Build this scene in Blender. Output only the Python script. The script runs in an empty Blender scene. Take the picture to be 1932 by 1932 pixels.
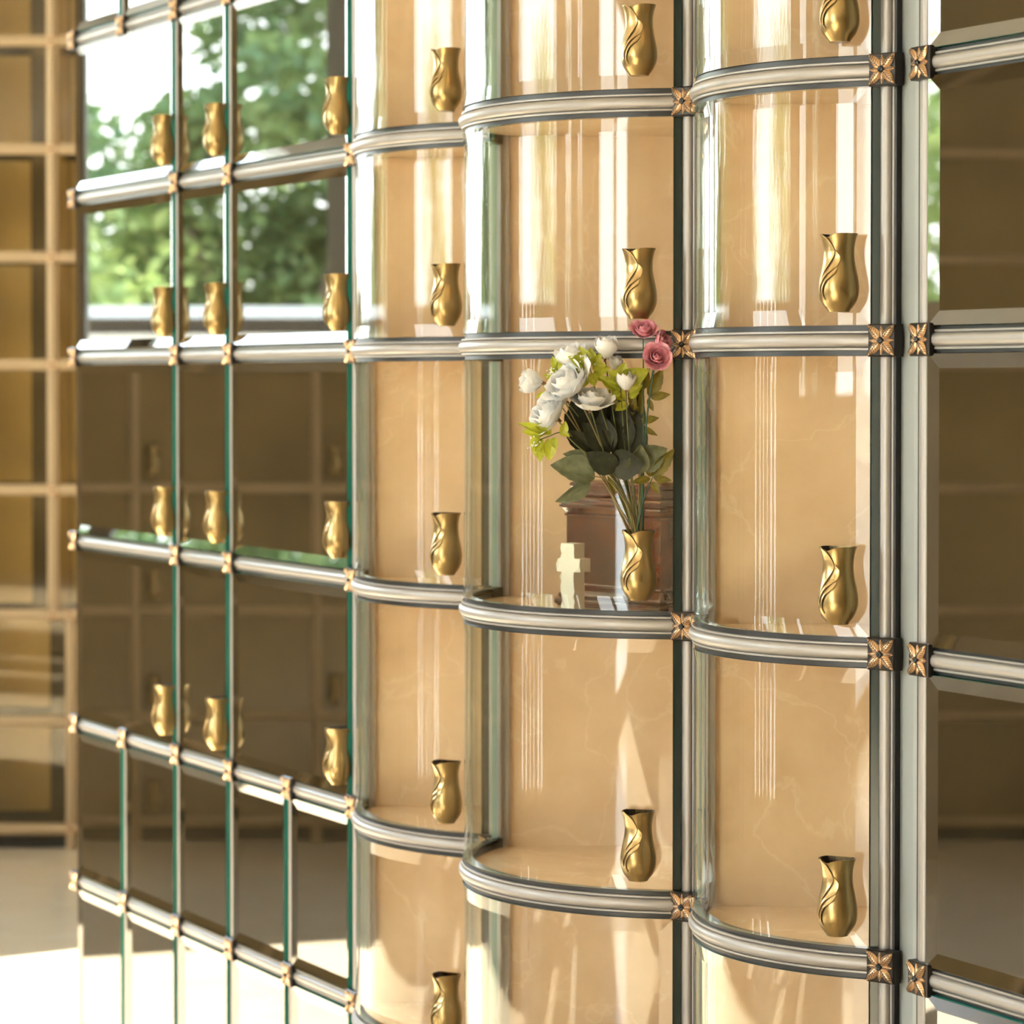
import bpy, math, random
from mathutils import Vector, Matrix
random.seed(7)
sc = bpy.context.scene
C = sc.collection
R = math.radians

# ------------------------------------------------------------------ camera
cam_d = bpy.data.cameras.new('camera'); cam = bpy.data.objects.new('camera', cam_d); C.objects.link(cam)
EYE = 1.5
cam.location = (0, 0, EYE)
cam.rotation_euler = (R(90 - 1.279), 0, 0)
cam_d.sensor_width = 36.0; cam_d.sensor_fit = 'HORIZONTAL'
cam_d.lens = 5800 / 1932 * 36.0
cam_d.shift_y = -(966 - 848.1) / 1932
cam_d.clip_start = 0.05; cam_d.clip_end = 300
cam_d.dof.use_dof = True; cam_d.dof.focus_distance = 4.12; cam_d.dof.aperture_fstop = 6.2
sc.camera = cam

# ------------------------------------------------------------------ world, sun, exposure
world = bpy.data.worlds.new('sky'); sc.world = world; world.use_nodes = True
wt = world.node_tree; bg = wt.nodes['Background']
tc = wt.nodes.new('ShaderNodeTexCoord'); sx = wt.nodes.new('ShaderNodeSeparateXYZ'); rp = wt.nodes.new('ShaderNodeValToRGB')
wt.links.new(tc.outputs['Generated'], sx.inputs[0]); wt.links.new(sx.outputs['Z'], rp.inputs[0]); wt.links.new(rp.outputs[0], bg.inputs[0])
rp.color_ramp.elements[0].position = 0.0; rp.color_ramp.elements[0].color = (1.0, 0.98, 0.93, 1)
rp.color_ramp.elements[1].position = 0.6; rp.color_ramp.elements[1].color = (0.50, 0.72, 1.0, 1)
bg.inputs[1].default_value = 9.5
sun_d = bpy.data.lights.new('sun', 'SUN'); sun = bpy.data.objects.new('sun', sun_d); C.objects.link(sun)
sun_d.energy = 60; sun_d.angle = R(0.6); sun_d.color = (1.0, 0.96, 0.90)
sun_dir = Vector((1.0, 0.67, -1.2037 * math.tan(R(29.5)))).normalized()
sun.rotation_euler = sun_dir.to_track_quat('-Z', 'Y').to_euler(); sun.location = (-12, -6, 9)
sc.view_settings.view_transform = 'Standard'; sc.view_settings.look = 'None'
sc.view_settings.gamma = 1.0; sc.view_settings.use_curve_mapping = False
sc.view_settings.exposure = 0.84
sc.cycles.use_denoising = True
sc.cycles.max_bounces = 8; sc.cycles.transparent_max_bounces = 20; sc.cycles.glossy_bounces = 5; sc.cycles.diffuse_bounces = 3
sc.cycles.caustics_reflective = False; sc.cycles.caustics_refractive = False
sc.cycles.sample_clamp_indirect = 8.0

# ------------------------------------------------------------------ materials
MT = {}
def mat(name, col, rough=0.5, metal=0.0, ior=1.5, noise=None, coat=0.0, emis=None, bump=None, subs=None):
    m = bpy.data.materials.new(name); m.use_nodes = True; nt = m.node_tree; b = nt.nodes['Principled BSDF']
    b.inputs['Base Color'].default_value = (*col, 1); b.inputs['Roughness'].default_value = rough
    b.inputs['Metallic'].default_value = metal; b.inputs['IOR'].default_value = ior
    b.inputs['Coat Weight'].default_value = coat; b.inputs['Coat Roughness'].default_value = 0.05
    if emis: b.inputs['Emission Color'].default_value = (*emis[0], 1); b.inputs['Emission Strength'].default_value = emis[1]
    if noise:      # (scale, other colour, distortion)
        t = nt.nodes.new('ShaderNodeTexCoord'); n = nt.nodes.new('ShaderNodeTexNoise'); n.inputs['Scale'].default_value = noise[0]
        n.inputs['Detail'].default_value = 6; n.inputs['Distortion'].default_value = noise[2] if len(noise) > 2 else 0
        r = nt.nodes.new('ShaderNodeValToRGB'); r.color_ramp.elements[0].color = (*col, 1); r.color_ramp.elements[1].color = (*noise[1], 1)
        r.color_ramp.elements[0].position = 0.35; r.color_ramp.elements[1].position = 0.68
        nt.links.new(t.outputs['Object'], n.inputs['Vector']); nt.links.new(n.outputs['Fac'], r.inputs[0]); nt.links.new(r.outputs[0], b.inputs['Base Color'])
    if bump:       # (scale, strength, distance)
        t = nt.nodes.new('ShaderNodeTexCoord'); n = nt.nodes.new('ShaderNodeTexNoise'); n.inputs['Scale'].default_value = bump[0]; n.inputs['Detail'].default_value = 4
        u = nt.nodes.new('ShaderNodeBump'); u.inputs['Strength'].default_value = bump[1]; u.inputs['Distance'].default_value = bump[2]
        nt.links.new(t.outputs['Object'], n.inputs['Vector']); nt.links.new(n.outputs['Fac'], u.inputs['Height']); nt.links.new(u.outputs[0], b.inputs['Normal'])
    MT[name] = m; return m

def thin_glass(name, tint, f0, gloss=(1, 1, 1)):
    m = bpy.data.materials.new(name); m.use_nodes = True; nt = m.node_tree; nt.nodes.clear()
    out = nt.nodes.new('ShaderNodeOutputMaterial'); mx = nt.nodes.new('ShaderNodeMixShader')
    tr = nt.nodes.new('ShaderNodeBsdfTransparent'); gl = nt.nodes.new('ShaderNodeBsdfGlossy')
    tr.inputs[0].default_value = (*tint, 1); gl.inputs['Roughness'].default_value = 0.0; gl.inputs[0].default_value = (*gloss, 1)
    lw = nt.nodes.new('ShaderNodeLayerWeight'); lw.inputs[0].default_value = 0.5
    pw = nt.nodes.new('ShaderNodeMath'); pw.operation = 'POWER'; pw.inputs[1].default_value = 5
    ma = nt.nodes.new('ShaderNodeMath'); ma.operation = 'MULTIPLY_ADD'; ma.inputs[1].default_value = (1 - f0) * .8; ma.inputs[2].default_value = f0
    nt.links.new(lw.outputs['Facing'], pw.inputs[0]); nt.links.new(pw.outputs[0], ma.inputs[0]); nt.links.new(ma.outputs[0], mx.inputs[0])
    nt.links.new(tr.outputs[0], mx.inputs[1]); nt.links.new(gl.outputs[0], mx.inputs[2]); nt.links.new(mx.outputs[0], out.inputs[0])
    MT[name] = m; return m

def marble(name, base, light, vein, scale, rough):
    m = bpy.data.materials.new(name); m.use_nodes = True; nt = m.node_tree; b = nt.nodes['Principled BSDF']
    b.inputs['Roughness'].default_value = rough
    t = nt.nodes.new('ShaderNodeTexCoord')
    n = nt.nodes.new('ShaderNodeTexNoise'); n.inputs['Scale'].default_value = scale; n.inputs['Detail'].default_value = 7; n.inputs['Roughness'].default_value = .6
    r = nt.nodes.new('ShaderNodeValToRGB'); r.color_ramp.elements[0].color = (*base, 1); r.color_ramp.elements[1].color = (*light, 1)
    r.color_ramp.elements[0].position = .3; r.color_ramp.elements[1].position = .72
    n2 = nt.nodes.new('ShaderNodeTexNoise'); n2.inputs['Scale'].default_value = scale * .9; n2.inputs['Detail'].default_value = 9; n2.inputs['Distortion'].default_value = .5
    v = nt.nodes.new('ShaderNodeValToRGB'); e = v.color_ramp.elements; e[0].position = .490; e[0].color = (0, 0, 0, 1); e[1].position = .5; e[1].color = (1, 1, 1, 1)
    q = e.new(.510); q.color = (0, 0, 0, 1)
    mul = nt.nodes.new('ShaderNodeMath'); mul.operation = 'MULTIPLY'; mul.inputs[1].default_value = .24
    mx = nt.nodes.new('ShaderNodeMixRGB'); mx.inputs[2].default_value = (*vein, 1)
    oi = nt.nodes.new('ShaderNodeObjectInfo'); sc_ = nt.nodes.new('ShaderNodeMath'); sc_.operation = 'MULTIPLY'; sc_.inputs[1].default_value = 37.0
    av = nt.nodes.new('ShaderNodeVectorMath'); nt.links.new(oi.outputs['Random'], sc_.inputs[0]); nt.links.new(t.outputs['Object'], av.inputs[0]); nt.links.new(sc_.outputs[0], av.inputs[1])
    for q in (n, n2): nt.links.new(av.outputs[0], q.inputs['Vector'])
    nt.links.new(n.outputs['Fac'], r.inputs[0]); nt.links.new(n2.outputs['Fac'], v.inputs[0]); nt.links.new(v.outputs[0], mul.inputs[0])
    nt.links.new(mul.outputs[0], mx.inputs[0]); nt.links.new(r.outputs[0], mx.inputs[1]); nt.links.new(mx.outputs[0], b.inputs['Base Color'])
    MT[name] = m; return m

def leafy(name, col, col2, trans, rough=.5):
    m = bpy.data.materials.new(name); m.use_nodes = True; nt = m.node_tree; nt.nodes.clear()
    out = nt.nodes.new('ShaderNodeOutputMaterial'); mx = nt.nodes.new('ShaderNodeMixShader'); mx.inputs[0].default_value = trans
    p = nt.nodes.new('ShaderNodeBsdfPrincipled'); p.inputs['Roughness'].default_value = rough; tl = nt.nodes.new('ShaderNodeBsdfTranslucent')
    t = nt.nodes.new('ShaderNodeTexCoord'); n = nt.nodes.new('ShaderNodeTexNoise'); n.inputs['Scale'].default_value = 3.0
    r = nt.nodes.new('ShaderNodeValToRGB'); r.color_ramp.elements[0].color = (*col, 1); r.color_ramp.elements[1].color = (*col2, 1)
    r.color_ramp.elements[0].position = .35; r.color_ramp.elements[1].position = .65
    nt.links.new(t.outputs['Object'], n.inputs['Vector']); nt.links.new(n.outputs['Fac'], r.inputs[0])
    nt.links.new(r.outputs[0], p.inputs['Base Color']); nt.links.new(r.outputs[0], tl.inputs[0])
    nt.links.new(p.outputs[0], mx.inputs[1]); nt.links.new(tl.outputs[0], mx.inputs[2]); nt.links.new(mx.outputs[0], out.inputs[0])
    MT[name] = m; return m

mat('rail_metal', (0.325, 0.304, 0.286), 0.46, 0.5)
mat('gasket', (0.012, 0.012, 0.012), 0.4)
mat('plate_dark', (0.035, 0.030, 0.028), 0.35, 0.7)
mat('bronze_leaf', (0.62, 0.40, 0.23), 0.28, 0.9)
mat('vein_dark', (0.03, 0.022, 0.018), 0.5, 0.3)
mat('button', (0.012, 0.012, 0.013), 0.18, 0.2)
mat('brass', (0.365, 0.262, 0.112), 0.28, 0.92, bump=(350, .12, .0004))
mat('brass_light', (0.48, 0.345, 0.16), 0.29, 0.92)
mat('smoked_glass', (0.020, 0.015, 0.008), 0.01, 0.0, ior=2.35)
mat('glass_edge', (0.03, 0.27, 0.22), 0.12)
mat('bow_edge', (0.20, 0.27, 0.23), 0.15)
mat('seal', (0.012, 0.028, 0.028), 0.12)
thin_glass('bow_glass', (0.965, 0.985, 0.965), 0.028)
thin_glass('window_glass', (0.97, 0.99, 0.98), 0.03)
thin_glass('bronze_glass', (0.86, 0.79, 0.62), 0.03)
marble('niche_marble', (0.63, 0.44, 0.28), (0.78, 0.585, 0.41), (0.92, 0.80, 0.62), 5.5, 0.22)
marble('floor_marble', (0.62, 0.50, 0.34), (0.70, 0.58, 0.42), (0.80, 0.72, 0.58), 1.6, 0.18)
mat('led', (1, .8, .5), 0.5, emis=((1.0, 0.59, 0.27), 11.0))
mat('led_fill', (1, .8, .5), 0.5, emis=((1.0, 0.85, 0.58), 4.6))  # glow of the strips added to brighten the far niches
mat('fill_glow', (1, .95, .85), 0.5, emis=((1.0, 0.90, 0.76), 6.0))  # glow of the added ceiling fill lamps
mat('pilaster_paint', (0.29, 0.315, 0.31), 0.45)
mat('wall_paint', (0.50, 0.43, 0.33), 0.7)
mat('ceiling_paint', (0.78, 0.74, 0.66), 0.8)
mat('cream_plaster', (0.85, 0.76, 0.62), 0.8)
mat('white_sill', (0.80, 0.79, 0.75), 0.4)
mat('window_frame', (0.10, 0.085, 0.07), 0.4, 0.3)
mat('amber_back', (0.56, 0.48, 0.31), 0.5, noise=(2.2, (0.46, 0.38, 0.22)))
mat('bank_metal', (0.46, 0.34, 0.20), 0.5, 0.35)
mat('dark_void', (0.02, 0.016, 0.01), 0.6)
mat('bronze_panel', (0.20, 0.14, 0.06), 0.25, ior=1.7, noise=(1.3, (0.34, 0.25, 0.11)))
mat('paving', (0.42, 0.40, 0.36), 0.8, noise=(1.5, (0.52, 0.50, 0.46)))
mat('bark', (0.10, 0.07, 0.045), 0.8)
leafy('tree_leaf', (0.085, 0.155, 0.055), (0.23, 0.31, 0.10), 0.35)
leafy('tree_leaf_pale', (0.22, 0.31, 0.09), (0.42, 0.48, 0.17), 0.35)
leafy('petal_white', (0.93, 0.93, 0.92), (0.97, 0.97, 0.96), 0.16, .7)
leafy('petal_pink', (0.80, 0.24, 0.33), (0.95, 0.52, 0.58), 0.18, .7)
leafy('leaf_dark', (0.010, 0.013, 0.004), (0.032, 0.036, 0.012), 0.12, .65)
leafy('leaf_sage', (0.10, 0.115, 0.055), (0.19, 0.205, 0.115), 0.2, .65)
leafy('leaf_lime', (0.38, 0.42, 0.03), (0.55, 0.56, 0.06), 0.35, .4)
leafy('leaf_olive', (0.12, 0.10, 0.008), (0.21, 0.17, 0.014), 0.35, .5)
mat('stem_green', (0.10, 0.11, 0.03), 0.5)
mat('stem_brown', (0.20, 0.15, 0.05), 0.5)
mat('stem_teal', (0.03, 0.09, 0.05), 0.4)
mat('calyx', (0.22, 0.10, 0.03), 0.5)
mat('berry', (0.85, 0.87, 0.80), 0.25)
mat('urn_wood', (0.040, 0.006, 0.003), 0.10, coat=1.0, noise=(9, (0.13, 0.026, 0.007), 1.5))
mat('stone', (0.78, 0.74, 0.64), 0.8, bump=(60, .5, .003))

# ------------------------------------------------------------------ mesh helpers
class MB:
    def __init__(s): s.v = []; s.f = []; s.m = []; s.sm = []
    def add(s, vs, fs, m=0, sm=False):
        b = len(s.v); s.v += [tuple(p) for p in vs]
        for f in fs: s.f.append(tuple(b + i for i in f)); s.m.append(m); s.sm.append(sm)
    def box(s, x0, x1, y0, y1, z0, z1, m=0):
        vs = [(x, y, z) for z in (z0, z1) for y in (y0, y1) for x in (x0, x1)]
        s.add(vs, [(0, 2, 3, 1), (4, 5, 7, 6), (0, 1, 5, 4), (2, 6, 7, 3), (0, 4, 6, 2), (1, 3, 7, 5)], m)
    def prism(s, poly, z0, z1, m=0):        # poly counter-clockwise seen from above
        n = len(poly); vs = [(x, y, z0) for x, y in poly] + [(x, y, z1) for x, y in poly]
        fs = [tuple(range(n - 1, -1, -1)), tuple(range(n, 2 * n))] + [(i, (i + 1) % n, n + (i + 1) % n, n + i) for i in range(n)]
        s.add(vs, fs, m)
    def grid(s, rows, m=0, sm=True, flip=False, closed=False):   # rows of equal length lists of points
        nr, nc = len(rows), len(rows[0]); vs = [p for r in rows for p in r]; fs = []
        for i in range(nr - 1):
            for j in range(nc if closed else nc - 1):
                k = (j + 1) % nc; q = (i * nc + j, i * nc + k, (i + 1) * nc + k, (i + 1) * nc + j)
                fs.append(q[::-1] if flip else q)
        s.add(vs, fs, m, sm)
    def lathe(s, prof, seg=24, m=0, cx=0, cy=0, sm=True):
        s.grid([[(cx + r * math.cos(2 * math.pi * j / seg), cy + r * math.sin(2 * math.pi * j / seg), z) for j in range(seg)] for r, z in prof], m, sm, False, True)
    def tube(s, pts, r0, r1=None, seg=8, m=0):
        r1 = r0 if r1 is None else r1; pts = [Vector(p) for p in pts]; rows = []
        for i, p in enumerate(pts):
            t = (pts[min(i + 1, len(pts) - 1)] - pts[max(i - 1, 0)]).normalized()
            a = t.orthogonal().normalized() if i == 0 else (a - t * a.dot(t)).normalized()
            b = t.cross(a); r = r0 + (r1 - r0) * i / (len(pts) - 1)
            rows.append([p + (a * math.cos(2 * math.pi * j / seg) + b * math.sin(2 * math.pi * j / seg)) * r for j in range(seg)])
        s.grid(rows, m, True, True, True)
        n = len(s.v); s.add(rows[0], [tuple(range(seg))], m); s.add(rows[-1], [tuple(range(seg - 1, -1, -1))], m)
    def mesh(s, name, mats):
        me = bpy.data.meshes.new(name); me.from_pydata(s.v, [], s.f); me.update()
        for q in mats: me.materials.append(MT[q])
        me.polygons.foreach_set('material_index', s.m); me.polygons.foreach_set('use_smooth', s.sm); me.update()
        return me

def obj(name, data, parent=None, loc=(0, 0, 0), rot=(0, 0, 0), scale=None):
    o = bpy.data.objects.new(name, data); C.objects.link(o); o.parent = parent; o.location = loc; o.rotation_euler = rot
    if scale is not None: o.scale = (scale,) * 3 if not hasattr(scale, '__len__') else scale
    return o
def build(name, mb, mats, parent=None, **k):
    return obj(name, mb.mesh(name, [mats] if isinstance(mats, str) else mats), parent, **k)
def tag(o, label, cat, group=None, kind=None):
    o['label'] = label
    if cat: o['category'] = cat
    if group: o['group'] = group
    if kind: o['kind'] = kind
    return o
def struct(o, label=None):
    o['kind'] = 'structure'
    if label: o['label'] = label
    return o

# ------------------------------------------------------------------ the frame of the main wall
O = Vector((-0.2806, 5.3931)); D = Vector((0.4555, -0.8903)).normalized(); NV = Vector((-D.y * -1, -D.x)).normalized()
NV = Vector((D.y, -D.x))                      # outward, towards the room
RZ = math.atan2(NV.x, -NV.y)                  # local x runs along the wall, local -y points out of it
def W(u, n=0.0): return O + D * u + NV * n
ROW = {-3: 1.5516 + 3 * .344, -2: 1.5516 + 2 * .344, -1: 1.5516 + .344, 0: 1.5516, 1: 1.1516, 2: .7516, 3: .4077, 4: .0638}
WHERE = {-3: 'three rows above the bouquet', -2: 'two rows above the bouquet', -1: 'one row above the bouquet', 0: 'level with the bouquet',
         1: 'one row below the bouquet', 2: 'two rows below the bouquet', 3: 'three rows below the bouquet'}

# ------------------------------------------------------------------ room shell
def poly_struct(name, poly, z0, z1, m, label):
    b = MB(); b.prism(poly, z0, z1); return struct(build(name, b, m), label)
B3 = Vector((-2.76, 9.83)); E3 = Vector((-.585, -.811)).normalized(); N3 = Vector((E3.y * -1, E3.x)); N3 = Vector((.811, -.585)).normalized()
def S3(s, n=0.0): p = B3 + E3 * s + N3 * n; return (p.x, p.y)
room = [(-5.45, -4.2), (6.5, -4.2), (6.5, 10.6), (-2.3, 10.6), S3(0, -.45), S3(4.6, -.45), (-5.45, 5.9)]
poly_struct('floor', room, -.05, 0, 'floor_marble', 'cream polished marble floor')
poly_struct('ceiling', room, 3.3, 3.4, 'ceiling_paint', 'plain pale ceiling')
b = MB(); b.prism([tuple(W(-1.52, -.62)), tuple(W(10.4, -.62)), tuple(W(10.4, -.46)), tuple(W(-1.52, -.46))], 0, 3.3)
struct(build('wall_right', b, 'wall_paint'), 'solid wall behind the glass niches')
b = MB(); b.prism([tuple(W(-1.5, -.46)), tuple(W(10.4, -.46)), tuple(W(10.4, -.03)), tuple(W(-1.5, -.03))], ROW[-3] + .012, 3.3)
struct(build('wall_header', b, 'wall_paint'), 'header above the glass niches')
b = MB(); b.prism([tuple(W(-1.5, -.46)), tuple(W(10.4, -.46)), tuple(W(10.4, -.02)), tuple(W(-1.5, -.02))], 0, ROW[4] - .013)
struct(build('baseboard_right', b, 'pilaster_paint'), 'low plinth under the glass niches')
b = MB(); b.prism([tuple(W(2.34, -.46)), tuple(W(10.4, -.46)), tuple(W(10.4, -.02)), tuple(W(2.34, -.02))], ROW[4], ROW[-3])
struct(build('wall_right_plain', b, 'bronze_panel'))
b = MB(); b.box(-5.45, 6.5, -4.2, -4.05, 0, 3.3); struct(build('wall_rear', b, 'bronze_panel'))
b = MB(); b.box(6.35, 6.5, -4.05, 10.6, 0, 3.3); struct(build('wall_end', b, 'bronze_panel'))
b = MB(); b.box(-2.3, 6.35, 10.35, 10.6, 0, 3.3); struct(build('wall_back', b, 'wall_paint'))
# left wall: sill, header, pier, then the tall windows
WX = -5.35
BAYS = [(2.9, 5.3), (1.9, 2.2), (1.1, 1.35), (-2.0, -.4), (-3.9, -2.2)]
SILL = 1.75; SILLS = [1.75, 1.45, 1.45, 1.45, .18]
b = MB(); b.box(WX - .12, WX + .05, -4.05, 5.3, 0, .18); b.box(WX - .12, WX + .05, -4.05, 5.3, 3.12, 3.3)
edges = [5.3] + [v for q in BAYS for v in (q[1], q[0])] + [-4.05]
for y1, y0 in zip(edges[0::2], edges[1::2]):
    if y1 - y0 > .01: b.box(WX - .12, WX + .05, y0, y1, .18, 3.12)
for (y0, y1), zs in zip(BAYS[1:], SILLS[1:]):
    if zs > .2: b.box(WX - .12, WX + .05, y0, y1, .18, zs)
STREAK_SLITS = [(4.93, 5.03), (4.42, 4.48), (3.86, 3.98)]  # openings added so the bowed glass mirrors thin bright streaks
for y1, y0 in zip([5.3] + [q[0] for q in STREAK_SLITS], [q[1] for q in STREAK_SLITS] + [2.9]): b.box(WX - .12, WX + .05, y0, y1, .18, SILL)
struct(build('wall_left', b, 'wall_paint'), 'pale window wall opposite the niches')
b = MB(); b.prism([(WX - .12, 5.3), (WX + .05, 5.3), S3(4.4, .04), S3(4.6, -.2), (WX - .12, 6.3)], 0, 3.3)
struct(build('wall_pier', b, 'wall_paint'))
for i, (y0, y1) in enumerate(BAYS):
    zb = SILLS[i]; hz = 3.12 - zb
    wn = struct(obj('window_%d' % (i + 4), None, None, (WX - .03, (y0 + y1) / 2, zb)), 'tall window letting in daylight opposite the niches')
    h = (y1 - y0) / 2
    for y in (-h + .02, h - .02):
        b = MB(); b.box(-.03, .05, -.018, .018, 0, hz); build('mullion', b, 'white_sill', wn, loc=(0, y, 0))
    b = MB(); b.box(0, .006, -h + .02, h - .02, 0, hz); build('pane', b, 'window_glass', wn)

# ------------------------------------------------------------------ metal profiles, panes, rosettes
def half_round():
    p = [(-.014, -.0125), (.0004, -.0125), (.0012, -.0118), (.0012, -.0098), (.0004, -.0092), (-.0010, -.0088)]
    for i in range(13):
        a = -90 + 180 * i / 12; p.append((-.0002 + .0062 * math.cos(R(a)), .0082 * math.sin(R(a))))
    p += [(-.0010, .0088), (.0004, .0092), (.0012, .0098), (.0012, .0118), (.0004, .0125), (-.014, .0125)]
    return p
PROF = half_round()
def sweep(mb, path, prof, m=0):               # path: (x, y, nx, ny) in plan; prof: (out, z)
    rows = [[(x + nx * w, y + ny * w, z) for w, z in prof] for x, y, nx, ny in path]
    for j in range(len(prof) - 1):            # each facet strip its own smooth island keeps the lips crisp
        curved = 6 <= j < 18
        if j == 6: mb.grid([[r[k] for k in range(6, 19)] for r in rows], m, True, True)
        if not curved: mb.grid([[r[j], r[j + 1]] for r in rows], m, True, True)
    mb.add(rows[0], [tuple(range(len(prof)))], m); mb.add(rows[-1], [tuple(range(len(prof) - 1, -1, -1))], m)
def post_mesh(z0, z1, gasket=True):
    b = MB(); rows = [[(s, -w, z) for w, s in PROF] for z in (z0, z1)]
    b.grid([[r[k] for k in range(6, 19)] for r in rows], 0, True, False)
    for j in list(range(0, 6)) + list(range(18, len(PROF) - 1)): b.grid([[r[j], r[j + 1]] for r in rows], 0, False, False)
    if gasket: b.add([(-.0155, -.0005, z0), (.0155, -.0005, z0), (.0155, .012, z0), (-.0155, .012, z0), (-.0155, -.0005, z1), (.0155, -.0005, z1), (.0155, .012, z1), (-.0155, .012, z1)],
          [(0, 1, 5, 4), (1, 2, 6, 5), (2, 3, 7, 6), (3, 0, 4, 7)], 1)
    return b

def pane_mesh(P, L, z0, z1, T=.006, te=.0112, bw=.018, N=1):   # P(s, w) -> (x, y)
    b = MB()
    def row(s0, s1, w, z): return [(*P(s0 + (s1 - s0) * i / N, w), z) for i in range(N + 1)]
    b.grid([row(bw, L - bw, T, z0 + bw), row(bw, L - bw, T, z1 - bw)], 0, True)
    b.grid([row(0, L, te, z0), row(bw, L - bw, T, z0 + bw)], 0, True)
    b.grid([row(bw, L - bw, T, z1 - bw), row(0, L, te, z1)], 0, True)
    b.add([(*P(0, te), z0), (*P(bw, T), z0 + bw), (*P(bw, T), z1 - bw), (*P(0, te), z1)], [(0, 1, 2, 3)], 0)
    b.add([(*P(L - bw, T), z0 + bw), (*P(L, te), z0), (*P(L, te), z1), (*P(L - bw, T), z1 - bw)], [(0, 1, 2, 3)], 0)
    b.grid([row(0, L, 0, z0), row(0, L, 0, z1)], 0, True, True)
    b.grid([row(0, L, 0, z0), row(0, L, te, z0)], 1, True); b.grid([row(0, L, te, z1), row(0, L, 0, z1)], 1, True)
    for s in (0, L): b.add([(*P(s, 0), z0), (*P(s, te), z0), (*P(s, te), z1), (*P(s, 0), z1)], [(0, 1, 2, 3) if s == 0 else (3, 2, 1, 0)], 1)
    return b

def leaf_pts(L, Wd, h, n=9, m=7, tip=1.0):
    rows = []
    for i in range(n):
        t = i / (n - 1); w = Wd * (math.sin(math.pi * t ** .85) ** .8 if 0 < t < 1 else 0) * .5
        rows.append([((k / (m - 1) * 2 - 1) * w, -h * (1 - (k / (m - 1) * 2 - 1) ** 2) * (math.sin(math.pi * min(max(t, .02), .98))) ** .5 + (.0004 * abs(k / (m - 1) * 2 - 1)), t * L) for k in range(m)])
    return rows
def rosette_leaf_mesh(L, Wd, h, name):
    b = MB(); rows = leaf_pts(L, Wd, h); b.grid(rows, 0, True)
    def surf(x, t):                           # height of the leaf face at (x, t)
        w = Wd * (math.sin(math.pi * t ** .85) ** .8) * .5; return -h * (1 - min(1, (x / max(w, 1e-6)) ** 2)) * (math.sin(math.pi * t)) ** .5 - .00035
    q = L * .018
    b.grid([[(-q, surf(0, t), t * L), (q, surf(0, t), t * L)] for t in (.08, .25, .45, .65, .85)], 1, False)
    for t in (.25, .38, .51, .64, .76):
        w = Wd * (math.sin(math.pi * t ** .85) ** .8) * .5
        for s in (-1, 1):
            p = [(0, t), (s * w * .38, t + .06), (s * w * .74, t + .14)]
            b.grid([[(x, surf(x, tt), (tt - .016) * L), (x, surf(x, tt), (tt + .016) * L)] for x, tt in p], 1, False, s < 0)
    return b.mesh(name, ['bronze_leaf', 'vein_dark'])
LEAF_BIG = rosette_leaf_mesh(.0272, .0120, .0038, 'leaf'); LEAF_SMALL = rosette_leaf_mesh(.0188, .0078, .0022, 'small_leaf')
def plate_mesh():
    b = MB(); h = .0208; c = .0018
    b.add([(-h, .018, -h), (h, .018, -h), (h, .018, h), (-h, .018, h), (-h, c, -h), (h, c, -h), (h, c, h), (-h, c, h), (-h + c, 0, -h + c), (h - c, 0, -h + c), (h - c, 0, h - c), (-h + c, 0, h - c)],
          [(0, 1, 5, 4), (1, 2, 6, 5), (2, 3, 7, 6), (3, 0, 4, 7), (4, 5, 9, 8), (5, 6, 10, 9), (6, 7, 11, 10), (7, 4, 8, 11), (8, 9, 10, 11), (3, 2, 1, 0)])
    return b
# plate is deep enough to reach back to the rail
PLATE = plate_mesh().mesh('rosette', ['plate_dark'])
def button_mesh():
    b = MB(); prof = [(.0042, .001), (.0046, -.001), (.0045, -.0035), (.0036, -.0052), (.0024, -.0054), (.0018, -.0047), (.0009, -.0047), (.0005, -.0056), (.00001, -.0058)]
    b.grid([[(r * math.cos(2 * math.pi * j / 18), z, r * math.sin(2 * math.pi * j / 18)) for j in range(18)] for r, z in prof], 0, True, True, True)
    return b
BUTTON = button_mesh().mesh('button', ['button'])
def joined_rosette():
    b = plate_mesh(); b.m = [0] * len(b.f)
    for big in (1, 0):
        for k in range(4):
            a = R(45 + 90 * k) if big else R(90 * k)
            for r_i, rows in enumerate([leaf_pts(.0272, .012, .0038, 6, 5) if big else leaf_pts(.0188, .0078, .0022, 6, 5)]):
                b.grid([[(x * math.cos(a) + z * math.sin(a), y - .0006 - (.0008 if big else 0), -x * math.sin(a) + z * math.cos(a)) for x, y, z in r] for r in rows], 1, True)
    q = button_mesh(); b.add(q.v, q.f, 2, True)
    return b.mesh('rosette', ['plate_dark', 'bronze_leaf', 'button'])
ROSETTE_JOINED = joined_rosette()
def rosette(parent, x, y, z, rot=0.0, detail=True):
    if not detail: return obj('rosette', ROSETTE_JOINED, parent, (x, y, z), (0, 0, rot))
    r = obj('rosette', PLATE, parent, (x, y, z), (0, 0, rot))
    for k in range(4):
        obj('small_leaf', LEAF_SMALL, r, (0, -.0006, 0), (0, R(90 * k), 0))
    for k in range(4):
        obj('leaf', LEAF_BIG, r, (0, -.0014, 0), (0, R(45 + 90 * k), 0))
    obj('button', BUTTON, r)
    return r

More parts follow.
